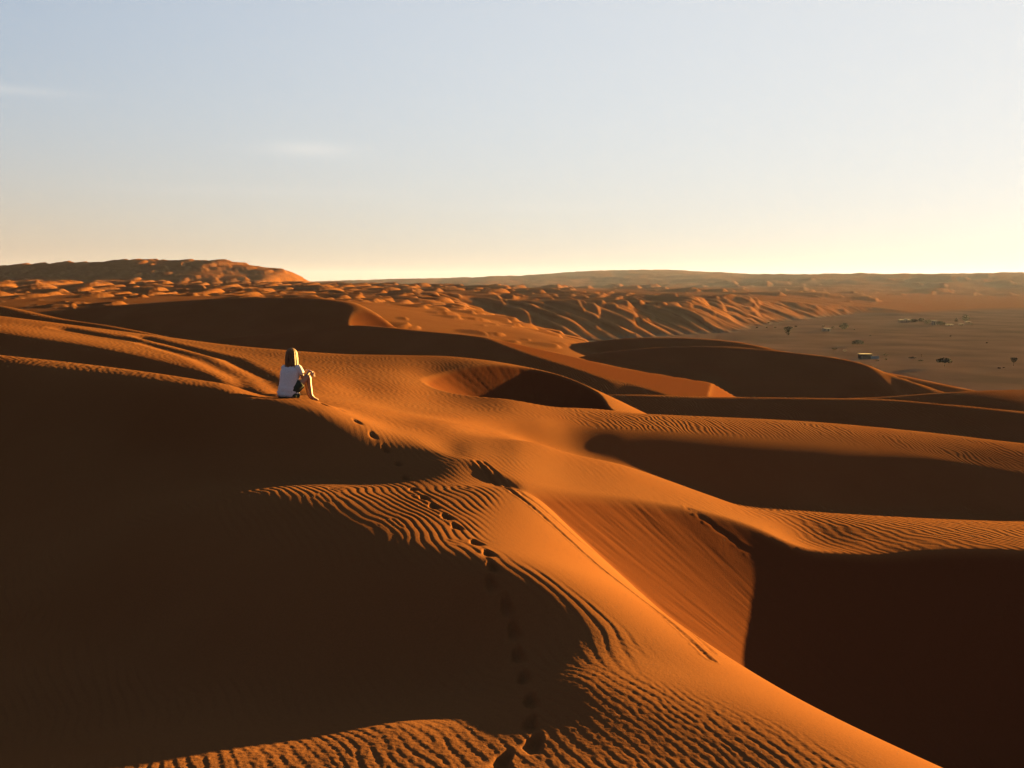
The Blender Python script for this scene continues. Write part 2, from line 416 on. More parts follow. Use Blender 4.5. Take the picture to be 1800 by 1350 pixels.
# ------------------------------------------------------------------ the sheet: rings round the camera, densest in view
def spaced(a, b, n): return list(np.exp(np.linspace(math.log(a), math.log(b), n, endpoint=False)))
RAD = np.array(spaced(.25, 5.5, 40) + spaced(5.5, 16.5, 480) + spaced(16.5, 50, 260) + spaced(50, 200, 170) + spaced(200, 1100, 330) + spaced(1100, 9000, 110) + [9000])
fr = math.radians(28.5)
inner = np.arctan(np.linspace(-math.tan(fr), math.tan(fr), 860))
sideR = fr + (math.pi - fr) * np.linspace(0, 1, 90)[1:] ** 1.7
ANG = np.r_[-sideR[::-1][1:], inner, sideR]      # -pi .. pi
R_, A_ = np.meshgrid(RAD, ANG, indexing='ij')
X, Y = R_ * np.sin(A_), R_ * np.cos(A_)
Hh, slip = terrain(X, Y)
Hh = add_barchans(X, Y, Hh)

# ------------------------------------------------------------------ fine relief on the near sand
def hit(u, v, d0=5.0, d1=120.0):
    """where the line of sight through a pixel meets the sand"""
    d = np.exp(np.linspace(math.log(d0), math.log(d1), 3000))
    xs = (u - W_PX / 2) / F_PX * d / (math.cos(PITCH) + math.sin(PITCH) * (H_PX / 2 - v) / F_PX)
    h, _ = terrain(xs, d)
    i = np.argmax(h >= slope_of(v) * d)
    return np.array([xs[i], d[i]])

def near_patch(r0, r1):
    return slice(np.searchsorted(RAD, r0), np.searchsorted(RAD, r1))

# how squarely the sand faces the sun, and how steep it is (before ripples)
gR = np.gradient(Hh, axis=0) / np.gradient(R_, axis=0)
gA = np.gradient(Hh, axis=1) / (np.gradient(A_, axis=1) * R_)
gx = gR * np.sin(A_) + gA * np.cos(A_)
gy = gR * np.cos(A_) - gA * np.sin(A_)
facing = (-gx * math.sin(SUN_AZ) - gy * math.cos(SUN_AZ))
steep = np.hypot(gx, gy)
rip = (1 - slip) * (1 - sstep(.30, .42, steep))
rip *= 1 - .92 * sstep(.10, .17, facing) * (Y < 15) * (X > -1.5)

near = near_patch(4.5, 30)
x, y, m = X[near], Y[near], rip[near]
def ripple_phase(seed, lam, turn):
    w = .17 * fbm(x / 1.9, y / 1.9, 2, seed) + .022 * noise2(x / .34, y / .6, seed + 2) + .006 * noise2(x / .10, y / .14, seed + 3)
    p = math.radians(24) + turn
    return 2 * math.pi / lam * (x * math.cos(p) + y * math.sin(p) + w)
psi = math.radians(24)
near_mix = sstep(10.5, 7.5, y)
sel = sstep(-.12, .12, noise2(x / .55, y / .75, 36) + .25 * noise2(x / .2, y / .25, 37) - .55 * (1 - near_mix))
amp = .0046 * (.8 + .45 * noise2(x / .5, y / .7, 35)) * (1 - sstep(17, 27, R_[near])) * (1 - .5 * near_mix) * (1 - .82 * sstep(13.9, 14.9, y))
ph1, ph2 = ripple_phase(31, .108, 0), ripple_phase(131, .088, .14)
saw = lambda p: np.sin(p + .35 * np.sin(p)) + .22 * np.sin(2 * p + .9)
prof = saw(ph1) * (1 - sel) + .8 * saw(ph2) * sel
Hh[near] += m * np.clip(amp, .0015, .02) * prof + m * near_mix * .0026 * noise2(x / .045, y / .045, 38)

# avalanche streaks down the near slip face
bx, by = 8.0, 11.7
ang = np.arctan2(y - by, x - bx); rad = np.hypot(x - bx, y - by)
st = (noise2(ang * 22, rad * .5, 41) + .7 * noise2(ang * 57, rad * .9, 42) + .5 * noise2(ang * 110, rad * 2.2, 44)) * (.6 + .8 * noise2(x / .9, y / .9, 43))
Hh[near] += slip[near] * .010 * st * (Y[near] < 20)

mid_ = near_patch(30, 46)
x, y = X[mid_], Y[mid_]
ang = np.arctan2(y - 37.2, x - 1.2); rad = np.hypot(x - 1.2, y - 37.2)
Hh[mid_] += slip[mid_] * .011 * (noise2(ang * 14, rad * .3, 45) + .7 * noise2(ang * 37, rad * .5, 46))

def groove(pts, width, depth, r0, r1, rough=.4, lip=.35, seed=50):
    P = np.array([hit(u, v) for u, v in pts])
    sl = near_patch(r0, r1)
    x, y = X[sl], Y[sl]
    best = np.full(x.shape, 1e9)
    for (x0, y0), (x1, y1) in zip(P[:-1], P[1:]):
        best = np.minimum(best, capsule(x, y, x0, y0, x1, y1))
    w = width * (1 + rough * noise2(x / (width * 2.5), y / (width * 2.5), seed))
    q = best / w
    Hh[sl] -= depth * (np.exp(-q * q) - lip * np.exp(-((q - 1.9) / .6) ** 2)) * (1 + rough * noise2(x / width / 1.3, y / width / 1.3, seed + 1))

groove([(838,810),(905,868),(1000,948),(1100,1032),(1250,1160)], .035, .018, 8, 24, .35)
groove([(850,812),(920,870),(1020,952),(1120,1036),(1252,1146)], .035, .012, 8, 24, .4, seed=54)
groove([(1206,892),(1270,935),(1340,985),(1400,1040)], .035, .022, 8, 24, .15, seed=58)
groove([(1226,905),(1280,946),(1330,985)], .03, .016, 8, 24, .15, seed=59)
groove([(110,577),(250,600),(350,630),(420,662),(470,692)], .42, .09, 18, 60, .05, .12, 62)
groove([(250,592),(400,630),(465,664),(505,692)], .36, .09, 18, 60, .05, .12, 66)

# footprints leading up to the crest
STEPS = [(882,1337),(938,1307),(930,1272),(932,1232),(920,1192),(910,1152),(903,1110),(890,1066),(862,1024),(866,996),(857,972),(836,954),(802,926),(785,908),(762,890),(745,875),(727,860),(712,840),(700,815),(678,790),(655,765),(628,741),(600,721),(570,711)]
fp = np.array([hit(u, v) for u, v in STEPS])
sl = near_patch(5, 22)
x, y = X[sl], Y[sl]
for i, (fx, fy) in enumerate(fp):
    a, b = fp[max(i - 2, 0)], fp[min(i + 2, len(fp) - 1)]
    t = (b - a) / np.linalg.norm(b - a)
    dx, dy = x - fx, y - fy
    l = (dx * t[0] + dy * t[1]) / .135
    w = (dx * -t[1] + dy * t[0]) / .052
    w = w * (1 + .25 * np.tanh(l * 2)) + .15 * l * l
    q = np.sqrt(l * l + w * w) * (1 + .16 * noise2(x / .07, y / .07, 70 + i))
    Hh[sl] += -.050 * np.exp(-q ** 3) * (1 + .35 * l * (q < 1.5)) + .0025 * np.exp(-((q - 1.4) / .4) ** 2) * (1 + np.tanh(2 * l) + .6 * noise2(x / .06, y / .06, 170 + i))

#TERRAIN_END

def build_sheet(name, X, Y, Z, attrs):
    nr, nc = X.shape
    me = bpy.data.meshes.new(name)
    nv = nr * nc
    co = np.empty((nv, 3), np.float32)
    co[:, 0], co[:, 1], co[:, 2] = X.ravel(), Y.ravel(), Z.ravel()
    idx = np.arange(nv).reshape(nr, nc)
    q = np.stack([idx[:-1, :-1], idx[:-1, 1:], idx[1:, 1:], idx[1:, :-1]], -1)[:, :, ::-1].reshape(-1, 4)
    nf = len(q)
    me.vertices.add(nv); me.vertices.foreach_set('co', co.ravel())
    me.loops.add(nf * 4); me.loops.foreach_set('vertex_index', q.ravel().astype(np.int32))
    me.polygons.add(nf)
    me.polygons.foreach_set('loop_start', np.arange(0, nf * 4, 4, dtype=np.int32))
    me.polygons.foreach_set('use_smooth', np.ones(nf, bool))
    for k, v in attrs.items():
        a = me.attributes.new(k, 'FLOAT', 'POINT')
        a.data.foreach_set('value', v.ravel().astype(np.float32))
    me.update(calc_edges=True)
    ob = bpy.data.objects.new(name, me)
    col.objects.link(ob)
    return ob

def new_mat(name, color, rough=.9, spec=.1):
    m = bpy.data.materials.new(name)
    m.use_nodes = True
    b = m.node_tree.nodes['Principled BSDF']
    b.inputs['Base Color'].default_value = (*color, 1)
    b.inputs['Roughness'].default_value = rough
    b.inputs['Specular IOR Level'].default_value = spec
    return m

sand = new_mat('sand', (.11, .045, .016), 1.0, .04)
nt = sand.node_tree; N, L = nt.nodes, nt.links
N.remove(N['Principled BSDF'])
bs = N.new('ShaderNodeBsdfDiffuse')
bs.inputs['Roughness'].default_value = .2
L.new(bs.outputs[0], N['Material Output'].inputs['Surface'])
def node(kind, **kw):
    n = N.new(kind)
    for k, v in kw.items():
        if k.startswith('i_'): n.inputs[k[2:].replace('_', ' ')].default_value = v
        else: setattr(n, k, v)
    return n
def math_(op, a, b=None):
    n = N.new('ShaderNodeMath'); n.operation = op
    for i, s_ in enumerate((a, b)):
        if s_ is None: continue
        if isinstance(s_, (int, float)): n.inputs[i].default_value = s_
        else: L.new(s_, n.inputs[i])
    return n.outputs[0]
geo = node('ShaderNodeNewGeometry')
pos = geo.outputs['Position']
a_rip = node('ShaderNodeAttribute', attribute_name='rip').outputs['Fac']
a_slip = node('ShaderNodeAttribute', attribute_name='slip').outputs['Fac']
a_plain = node('ShaderNodeAttribute', attribute_name='plain').outputs['Fac']
# colour: drifts of paler and redder sand, gravel on the plain
n1 = node('ShaderNodeTexNoise', i_Scale=.22, i_Detail=4.0); L.new(pos, n1.inputs['Vector'])
n2 = node('ShaderNodeTexNoise', i_Scale=60.0, i_Detail=3.0); L.new(pos, n2.inputs['Vector'])
ramp = node('ShaderNodeValToRGB')
ramp.color_ramp.elements[0].position, ramp.color_ramp.elements[1].position = .3, .7
ramp.color_ramp.elements[0].color = (.088, .0348, .0125, 1)
ramp.color_ramp.elements[1].color = (.100, .0430, .0160, 1)
L.new(n1.outputs['Fac'], ramp.inputs['Fac'])
mx = node('ShaderNodeMix', data_type='RGBA', blend_type='MULTIPLY'); mx.inputs[0].default_value = .35
L.new(ramp.outputs[0], mx.inputs[6]); L.new(n2.outputs['Fac'], mx.inputs[7])
mp = node('ShaderNodeMix', data_type='RGBA'); L.new(a_plain, mp.inputs[0])
ms = node('ShaderNodeMix', data_type='RGBA')          # redder slip-face grains, painted darker still for their dim, grazing sunlight
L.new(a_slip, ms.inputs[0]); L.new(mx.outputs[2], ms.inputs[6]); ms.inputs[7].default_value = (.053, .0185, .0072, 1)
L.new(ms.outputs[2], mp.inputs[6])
n3 = node('ShaderNodeTexNoise', i_Scale=.03, i_Detail=6.0); L.new(pos, n3.inputs['Vector'])
rp = node('ShaderNodeValToRGB')
rp.color_ramp.elements[0].position, rp.color_ramp.elements[1].position = .35, .68
rp.color_ramp.elements[0].color = (.036, .024, .0185, 1)
rp.color_ramp.elements[1].color = (.058, .036, .027, 1)
L.new(n3.outputs['Fac'], rp.inputs['Fac']); L.new(rp.outputs[0], mp.inputs[7])
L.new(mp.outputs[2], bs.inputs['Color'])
# relief: wind ripples too fine for the sheet beyond the near sand, and grain
dist = node('ShaderNodeVectorMath', operation='LENGTH'); L.new(pos, dist.inputs[0])
sx = node('ShaderNodeSeparateXYZ'); L.new(pos, sx.inputs[0])
rngd = math_('SQRT', math_('ADD', math_('MULTIPLY', sx.outputs[0], sx.outputs[0]), math_('MULTIPLY', sx.outputs[1], sx.outputs[1])))
mr = node('ShaderNodeMapRange', interpolation_type='SMOOTHSTEP'); L.new(rngd, mr.inputs[0])
mr.inputs[1].default_value, mr.inputs[2].default_value = 15.0, 24.0
mr2 = node('ShaderNodeMapRange', interpolation_type='SMOOTHSTEP'); L.new(rngd, mr2.inputs[0])
mr2.inputs[1].default_value, mr2.inputs[2].default_value, mr2.inputs[3].default_value, mr2.inputs[4].default_value = 80.0, 140.0, 1.0, 0.0
mrx = node('ShaderNodeMapRange', interpolation_type='SMOOTHSTEP'); L.new(sx.outputs[0], mrx.inputs[0])
mrx.inputs[1].default_value, mrx.inputs[2].default_value, mrx.inputs[3].default_value, mrx.inputs[4].default_value = -1.0, 7.0, .0018, .0080
wv = node('ShaderNodeTexNoise', i_Scale=.55, i_Detail=3.0); L.new(pos, wv.inputs['Vector'])
phs = math_('ADD', math_('ADD', math_('MULTIPLY', sx.outputs[0], math.cos(psi)), math_('MULTIPLY', sx.outputs[1], math.sin(psi))), math_('MULTIPLY', wv.outputs['Fac'], 1.5))
wave = math_('SINE', math_('MULTIPLY', phs, 2 * math.pi / .21))
rh = math_('MULTIPLY', math_('MULTIPLY', math_('MULTIPLY', wave, mr.outputs[0]), mr2.outputs[0]), math_('MULTIPLY', a_rip, mrx.outputs[0]))
ng = node('ShaderNodeTexNoise', i_Scale=45.0, i_Detail=4.0); L.new(pos, ng.inputs['Vector'])
hh = math_('ADD', rh, math_('MULTIPLY', ng.outputs['Fac'], .0035))
bp = node('ShaderNodeBump'); bp.inputs['Strength'].default_value = 1.0; bp.inputs['Distance'].default_value = 1.0
L.new(hh, bp.inputs['Height']); L.new(bp.outputs[0], bs.inputs['Normal'])

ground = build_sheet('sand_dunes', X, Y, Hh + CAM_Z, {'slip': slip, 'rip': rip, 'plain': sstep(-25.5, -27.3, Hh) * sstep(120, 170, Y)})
ground.data.materials.append(sand)
ground['kind'] = 'structure'

# ------------------------------------------------------------------ haze over the plain
def box_mesh(name, lo, hi):
    me = bpy.data.meshes.new(name)
    v = [(x, y, z) for z in (lo[2], hi[2]) for y in (lo[1], hi[1]) for x in (lo[0], hi[0])]
    me.from_pydata(v, [], [(0, 2, 3, 1), (4, 5, 7, 6), (0, 1, 5, 4), (2, 6, 7, 3), (0, 4, 6, 2), (1, 3, 7, 5)])
    return me
hz = bpy.data.objects.new('haze', box_mesh('haze', (-9800, -9800, float(Hh.min()) + CAM_Z - 1.5), (9800, 9800, float(Hh.max()) + CAM_Z + 6)))
col.objects.link(hz)
hz['kind'] = 'stuff'
hm = bpy.data.materials.new('haze')
hm.use_nodes = True
hm.node_tree.nodes.remove(hm.node_tree.nodes['Principled BSDF'])
pv = hm.node_tree.nodes.new('ShaderNodeVolumePrincipled')
pv.inputs['Color'].default_value = (.44, .56, 1.0, 1)
pv.inputs['Density'].default_value = 1.4e-5
pv.inputs['Anisotropy'].default_value = .25
hm.node_tree.links.new(pv.outputs[0], hm.node_tree.nodes['Material Output'].inputs['Volume'])
hz.data.materials.append(hm)

# ------------------------------------------------------------------ things
def ground_z(x, y):
    r, a = math.hypot(x, y), math.atan2(x, y)
    i = min(max(np.searchsorted(RAD, r) - 1, 0), len(RAD) - 2); j = min(max(np.searchsorted(ANG, a) - 1, 0), len(ANG) - 2)
    t, q = (r - RAD[i]) / (RAD[i + 1] - RAD[i]), (a - ANG[j]) / (ANG[j + 1] - ANG[j])
    return float((Hh[i, j] * (1 - t) + Hh[i + 1, j] * t) * (1 - q) + (Hh[i, j + 1] * (1 - t) + Hh[i + 1, j + 1] * t) * q) + CAM_Z

def empty(name, loc, label, cat, group=None):
    o = bpy.data.objects.new(name, None)
    o.empty_display_size = .3
    col.objects.link(o)
    o.location = loc
    o['label'] = label; o['category'] = cat
    if group: o['group'] = group
    return o

def mesh_obj(name, verts, faces, mat, parent=None, smooth=True):
    me = bpy.data.meshes.new(name)
    me.from_pydata([tuple(v) for v in verts], [], faces)
    if smooth: me.polygons.foreach_set('use_smooth', [True] * len(me.polygons))
    me.update()
    me.materials.append(mat)
    o = bpy.data.objects.new(name, me)
    col.objects.link(o)
    o.parent = parent
    return o

def loft(rings, cap=True):
    """rings: lists of equally many points -> verts, faces"""
    n = len(rings[0]); V = [p for r in rings for p in r]; F = []
    for i in range(len(rings) - 1):
        for j in range(n):
            F.append((i * n + j, i * n + (j + 1) % n, (i + 1) * n + (j + 1) % n, (i + 1) * n + j))
    if cap:
        F.append(tuple(range(n))[::-1]); F.append(tuple(range((len(rings) - 1) * n, len(rings) * n)))
    return V, F

def tube(pts, radii, n=10):
    rings = []
    pts = [Vector(p) for p in pts]
    for i, p in enumerate(pts):
        t = (pts[min(i + 1, len(pts) - 1)] - pts[max(i - 1, 0)]).normalized()
        u_ = t.cross(Vector((0.3, -1, .2))).normalized(); w_ = t.cross(u_)
        r = radii[i]
        rings.append([p + (u_ * math.cos(k * 2 * math.pi / n) + w_ * math.sin(k * 2 * math.pi / n)) * r for k in range(n)])
    return loft(rings)

def join_geo(parts):
    V, F = [], []
    for v, f in parts:
        b = len(V); V += list(v); F += [tuple(i + b for i in q) for q in f]
    return V, F

def skinned(name, nodes, edges, mat, parent, levels=2, root=0):
    """a continuous body grown round a posed skeleton; nodes are (x, y, z, radius)"""
    me = bpy.data.meshes.new(name + '_rig')
    me.from_pydata([n[:3] for n in nodes], edges, [])
    ob = bpy.data.objects.new(name + '_rig', me)
    col.objects.link(ob)
    sk = ob.modifiers.new('skin', 'SKIN')
    sk.use_smooth_shade = True
    layer = me.skin_vertices[0] if me.skin_vertices else None
    if layer is None:
        bpy.context.view_layer.objects.active = ob
        bpy.ops.mesh.customdata_skin_add()
        layer = me.skin_vertices[0]
    for i, n in enumerate(nodes):
        r = n[3]
        layer.data[i].radius = r if isinstance(r, tuple) else (r, r)
        layer.data[i].use_root = (i == root)
    ss = ob.modifiers.new('sub', 'SUBSURF'); ss.levels = ss.render_levels = levels
    dg = bpy.context.evaluated_depsgraph_get(); dg.update()
    out = bpy.data.meshes.new_from_object(ob.evaluated_get(dg))
    out.name = name
    bpy.data.objects.remove(ob)
    out.materials.clear(); out.materials.append(mat)
    out.polygons.foreach_set('use_smooth', [True] * len(out.polygons))
    o = bpy.data.objects.new(name, out)
    col.objects.link(o); o.parent = parent
    return o

def noisy_mat(name, c0, c1, scale, rough=.9, spec=.1, stretch=(1, 1, 1), bump=0.0):
    m = new_mat(name, c0, rough, spec)
    t = m.node_tree; b = t.nodes['Principled BSDF']
    tc = t.nodes.new('ShaderNodeTexCoord'); mp = t.nodes.new('ShaderNodeMapping'); mp.inputs['Scale'].default_value = stretch
    n = t.nodes.new('ShaderNodeTexNoise'); n.inputs['Scale'].default_value = scale; n.inputs['Detail'].default_value = 4
    r = t.nodes.new('ShaderNodeValToRGB')
    r.color_ramp.elements[0].position, r.color_ramp.elements[1].position = .35, .65
    r.color_ramp.elements[0].color = (*c0, 1); r.color_ramp.elements[1].color = (*c1, 1)
    t.links.new(tc.outputs['Object'], mp.inputs[0]); t.links.new(mp.outputs[0], n.inputs['Vector'])
    t.links.new(n.outputs['Fac'], r.inputs['Fac']); t.links.new(r.outputs[0], b.inputs['Base Color'])
    if bump:
        bm_ = t.nodes.new('ShaderNodeBump'); bm_.inputs['Distance'].default_value = bump
        t.links.new(n.outputs['Fac'], bm_.inputs['Height']); t.links.new(bm_.outputs[0], b.inputs['Normal'])
    return m

# ---------------- the seated person
seat = np.array([(504 - 900) / F_PX * 18.4, 18.4])
sz = ground_z(*seat)
person = empty('person', (seat[0], seat[1], sz), 'seated person in white t-shirt and dark shorts looking out from the dune crest', 'person')
skin_m = noisy_mat('skin', (.16, .078, .045), (.19, .095, .055), 30, .55, .3)
shirt_m = noisy_mat('white_cotton', (.24, .235, .26), (.28, .275, .295), 40, .9, .1, (1, 1, 2), .004)
short_m = noisy_mat('olive_cotton', (.012, .016, .012), (.020, .024, .016), 60, .9, .1)
hair_m = noisy_mat('hair', (.020, .010, .006), (.105, .055, .020), 9, .6, .12, (14, 14, .7), .003)
TF = Vector((math.sin(math.radians(25)), math.cos(math.radians(25)), 0))     # where the chest faces
TR = Vector((TF.y, -TF.x, 0))
def gz(x, y): return ground_z(seat[0] + x, seat[1] + y) - sz
aR = Vector((.405, .12, 0)); aR.z = gz(aR.x, aR.y) + .07
aL = Vector((.315, .31, 0)); aL.z = gz(aL.x, aL.y) + .07
kR = Vector((.375, .09, aR.z + .385)); kL = Vector((.29, .28, aL.z + .375))
nk = Vector((.045, .085, .595))
shR, shL = nk + TR * .165 + Vector((0, 0, -.045)), nk - TR * .122 + Vector((0, 0, -.07))
elR, wrR = Vector((.290, .035, .345)), Vector((.385, .155, kR.z + .085))
elL, wrL = Vector((.105, .33, .36)), Vector((.30, .245, kR.z + .085))
hd = nk + Vector((.012, .03, .165))
nodes, edges = [], []
def nd(p, r, link=None):
    nodes.append((p[0], p[1], p[2], r)); i = len(nodes) - 1
    if link is not None: edges.append((link, i))
    return i
pel = nd((.01, .0, .105), .115)
wa_ = nd((.012, .015, .25), (.105, .09), pel)
ch = nd((.025, .05, .42), (.12, .095), wa_)
up = nd((nk.x - .008, nk.y - .012, .535), (.085, .075), ch)
n0 = nd(nk + Vector((0, .005, .012)), .048, up)
h0 = nd(hd + Vector((0, 0, -.055)), .072, n0)
h1 = nd(hd + Vector((0, -.005, .03)), .088, h0)
h2 = nd(hd + Vector((0, -.005, .085)), .062, h1)
nose = nd(hd + TF * .098 + Vector((0, 0, -.015)), .014, h0)
for sh, el, wr, side in ((shR, elR, wrR, 1), (shL, elL, wrL, -1)):
    a = nd(sh, .052, up)
    b = nd(sh.lerp(el, .5), .046, a)
    c = nd(el, .038, b)
    d = nd(el.lerp(wr, .35), .038, c)
    e = nd(wr, .025, d)
    fdir = (Vector((.455, .06, kR.z + .03)) - wr).normalized() if side > 0 else (Vector((.455, .16, kR.z + .06)) - wr).normalized()
    lat = fdir.cross(Vector((0, 0, 1))).normalized()
    palm = nd(wr + fdir * .05, (.034, .018), e)
    for k, (off, ln) in enumerate(((-.026, .060), (-.009, .070), (.009, .068), (.026, .052))):
        f1 = nd(wr + fdir * .095 + lat * off, .0095, palm)
        f2 = nd(wr + fdir * (.095 + ln * .5) + lat * off * 1.1 + Vector((0, 0, -.012)), .0085, f1)
        nd(wr + fdir * (.095 + ln * .85) + lat * off * 1.1 + Vector((0, 0, -.040)), .0075, f2)
    t1 = nd(wr + fdir * .045 + lat * (-.045), .0105, palm)
    nd(wr + fdir * .085 + lat * (-.058) + Vector((0, 0, -.02)), .0085, t1)
for hx, kn, an in ((Vector((.07, -.065, .10)), kR, aR), (Vector((-.01, .085, .10)), kL, aL)):
    a = nd(hx, .085, pel)
    b = nd(hx.lerp(kn, .5), .074, a)
    c = nd(kn, .052, b)
    d = nd(kn.lerp(an, .33) + Vector((-.015, 0, 0)), .050, c)
    e = nd(an + Vector((0, 0, .01)), .031, d)
    gt = Vector((an.x + .115, an.y + .075, 0)); gt.z = gz(gt.x, gt.y) + .022
    f = nd(an.lerp(gt, .4) + Vector((0, 0, -.018)), (.036, .03), e)
    nd(gt, (.034, .018), f)
skinned('body', nodes, edges, skin_m, person, 2, pel)

def ring(c, a, b, z=0, n=28, p=2.3, wob=0.0, seed=0):
    out = []
    for k in range(n):
        t = 2 * math.pi * k / n
        ct, st_ = math.cos(t), math.sin(t)
        rr = (abs(ct) ** p + abs(st_) ** p) ** (-1 / p)
        w = 1 + wob * math.sin(3 * t + seed) * math.sin(5 * t + 2.3 * seed) + wob * .55 * math.sin(9 * t + 5 * seed)
        out.append(Vector(c) + TR * (a * ct * rr * w) + TF * (b * st_ * rr * w))
    return out
def shirt_geo():
    hem_z = -.005
    R = []
    for (cx, cy, cz, a, b, w) in ((.0, -.012, .045, .180, .135, .0), (.0, -.012, hem_z + .03, .208, .158, .03), (.004, -.008, .07, .204, .156, .05), (.004, -.006, .10, .210, .160, .06), (.006, -.002, .135, .199, .150, .05), (.008, .004, .17, .203, .154, .055), (.010, .010, .21, .190, .142, .04),
                                  (.012, .018, .25, .188, .136, .025), (.018, .034, .33, .186, .128, .02), (.026, .052, .42, .194, .124, .012), (.034, .064, .49, .200, .116, .0), (.040, .074, .54, .176, .100, .0), (.044, .080, .575, .118, .080, .0), (.047, .086, .598, .074, .066, .0), (.049, .090, .606, .060, .056, .0)):
        R.append(ring((cx, cy, cz), a, b, wob=w, seed=cz * 40))
    parts = [loft(R)]
    for sh, el in ((shR, elR), (shL, elL)):
        d = (el - sh)
        parts.append(tube([sh - d * .25 + Vector((0, 0, .0)), sh, sh + d * .3, sh + d * .58, sh + d * .60], [.045, .066, .068, .070, .055], 14))
    return join_geo(parts)
v, f = shirt_geo()
mesh_obj('shirt', v, f, shirt_m, person)
def thigh(hx, kn):
    d = kn - hx
    return tube([hx - d * .12, hx, hx + d * .25, hx + d * .5, hx + d * .55, hx + d * .53], [.07, .108, .104, .098, .094, .07], 16)
sp = [thigh(Vector((.07, -.065, .10)), kR), thigh(Vector((-.01, .085, .10)), kL),
      loft([ring((.015, .0, z_), a_, b_) for z_, a_, b_ in ((-.03, .13, .12), (-.01, .20, .155), (.045, .214, .168), (.07, .205, .155), (.18, .17, .13))])]
v, f = join_geo(sp)
mesh_obj('shorts', v, f, short_m, person)
# hair: a chin-length bob, strands ending unevenly over the shoulders
def hair_geo():
    rr = np.random.default_rng(3)
    n, rows = 72, 22
    V, F = [], []
    strand = rr.normal(0, 1, n); strand = (strand + np.roll(strand, 1)) * .5
    tip = rr.normal(0, 1, n); tip = (tip + np.roll(tip, 1) + np.roll(tip, -1)) / 3
    for layer in (0, 1):
        for i in range(rows):
            t = i / (rows - 1)
            for k in range(n):
                # angle 0 = straight back; the face stays open
                ph = (k / (n - 1) - .5) * math.radians(270)
                if t < .42:
                    q = t / .42 * math.pi / 2
                    rad_, z_ = math.sin(q), .125 * math.cos(q) + .0
                else:
                    q = (t - .42) / .58
                    rad_, z_ = 1 + .20 * q - .10 * q * q * q, -q * (.222 + .032 * tip[k])
                rad_ *= (1 + .055 * strand[k] * min(1, t * 2)) * (1 - .10 * layer)
                bk = -TF * math.cos(ph) * .112 + TR * math.sin(ph) * .105
                V.append(hd + Vector((0, -.005, .035)) + bk * rad_ + Vector((0, 0, z_ - .006 * layer)))
    N = n * rows
    for i in range(rows - 1):
        for k in range(n - 1):
            a = i * n + k
            F.append((a, a + 1, a + n + 1, a + n)); F.append((N + a, N + a + n, N + a + n + 1, N + a + 1))
    for k in range(n - 1):
        a = (rows - 1) * n + k
        F.append((a, a + 1, N + a + 1, N + a))
    for i in range(rows - 1):
        for k in (0, n - 1):
            a = i * n + k
            F.append((a, a + n, N + a + n, N + a))
    return V, F
v, f = hair_geo()
mesh_obj('hair', v, f, hair_m, person)

# ---------------- trees, bushes and camp on the plain
bark = noisy_mat('bark', (.035, .022, .015), (.06, .04, .028), 8)
leaf_d = noisy_mat('dark_leaves', (.016, .015, .010), (.026, .024, .015), 2, .9, .05)
leaf_g = noisy_mat('dusty_leaves', (.028, .028, .016), (.045, .042, .024), 2, .9, .05)
def plain_spot(u, v):
    d = 28.0 / -float(slope_of(v))
    for _ in range(6):
        x = (u - 900) / F_PX * d / math.cos(PITCH)
        h = ground_z(x, d) - CAM_Z
        d = min(max(h / float(slope_of(v)), 160), 2500)
    return x, d, ground_z(x, d)

def foliage(shape, w, h, n, seed):
    """leaf clumps spread through a crown of the given shape"""
    r = np.random.default_rng(seed)
    V, F = [], []
    lumps = r.uniform(-1, 1, (9, 3))
    while len(F) < n:
        p = r.uniform(-1, 1, 3)
        x, y, z = p
        rho = math.hypot(x, y)
        if shape == 'cone': ok = rho < .18 + .82 * ((z + 1) / 2) ** .75 and z < 1 - .18 * rho
        elif shape == 'umbrella': ok = rho < 1 and z > -.9 + 1.1 * (1 - rho) * .6 and z < 1 - rho * rho * .9
        elif shape == 'spire': ok = rho < .95 * (1 - (z + 1) / 2) ** .7 + .12
        else: ok = rho * rho + z * z < 1
        if not ok: continue
        if np.min(np.linalg.norm(lumps - p, axis=1)) < .34 and r.random() < .8: continue
        c = np.array([x * w / 2, y * w / 2, (z + 1) / 2 * h])
        s_ = r.uniform(.035, .085) * max(w, h * .8)
        a, b = r.normal(size=3), r.normal(size=3)
        a /= np.linalg.norm(a); b -= a * a.dot(b); b /= np.linalg.norm(b)
        i = len(V)
        V += [c + a * s_, c + b * s_ * .6, c - a * s_, c - b * s_ * .6]
        F.append((i, i + 1, i + 2, i + 3))
    return V, F

def tree(name, label, cat, u, v, wpx, hpx, shape, trunk, mat, seed, group=None, n=420):
    x, d, z = plain_spot(u, v)
    w, h = wpx / F_PX * d, hpx / F_PX * d
    root = empty(name, (x, d, z - .05), label, cat, group)
    r = np.random.default_rng(seed)
    th = h * trunk
    V, F = foliage(shape, w, h - th, n, seed)
    mesh_obj('crown', [p + np.array([0, 0, th]) for p in V], F, mat, root, False)
    tr = max(.05, .022 * h)
    parts = [tube([(0, 0, -.1), (tr * .6, 0, th * .5), (0, tr, th + .1 * (h - th))], [tr * 1.3, tr, tr * .8], 7)]
    for k in range(6):
        a = 2 * math.pi * k / 6 + r.uniform(-.3, .3)
        rad_ = w * .30 * r.uniform(.7, 1.2)
        parts.append(tube([(0, 0, th * .75), (rad_ * .5 * math.cos(a), rad_ * .5 * math.sin(a), th + .22 * (h - th)), (rad_ * math.cos(a), rad_ * math.sin(a), th + .6 * (h - th))], [tr * .7, tr * .45, tr * .2], 5))
    v_, f_ = join_geo(parts)
    mesh_obj('trunk', v_, f_, bark, root)
    return root

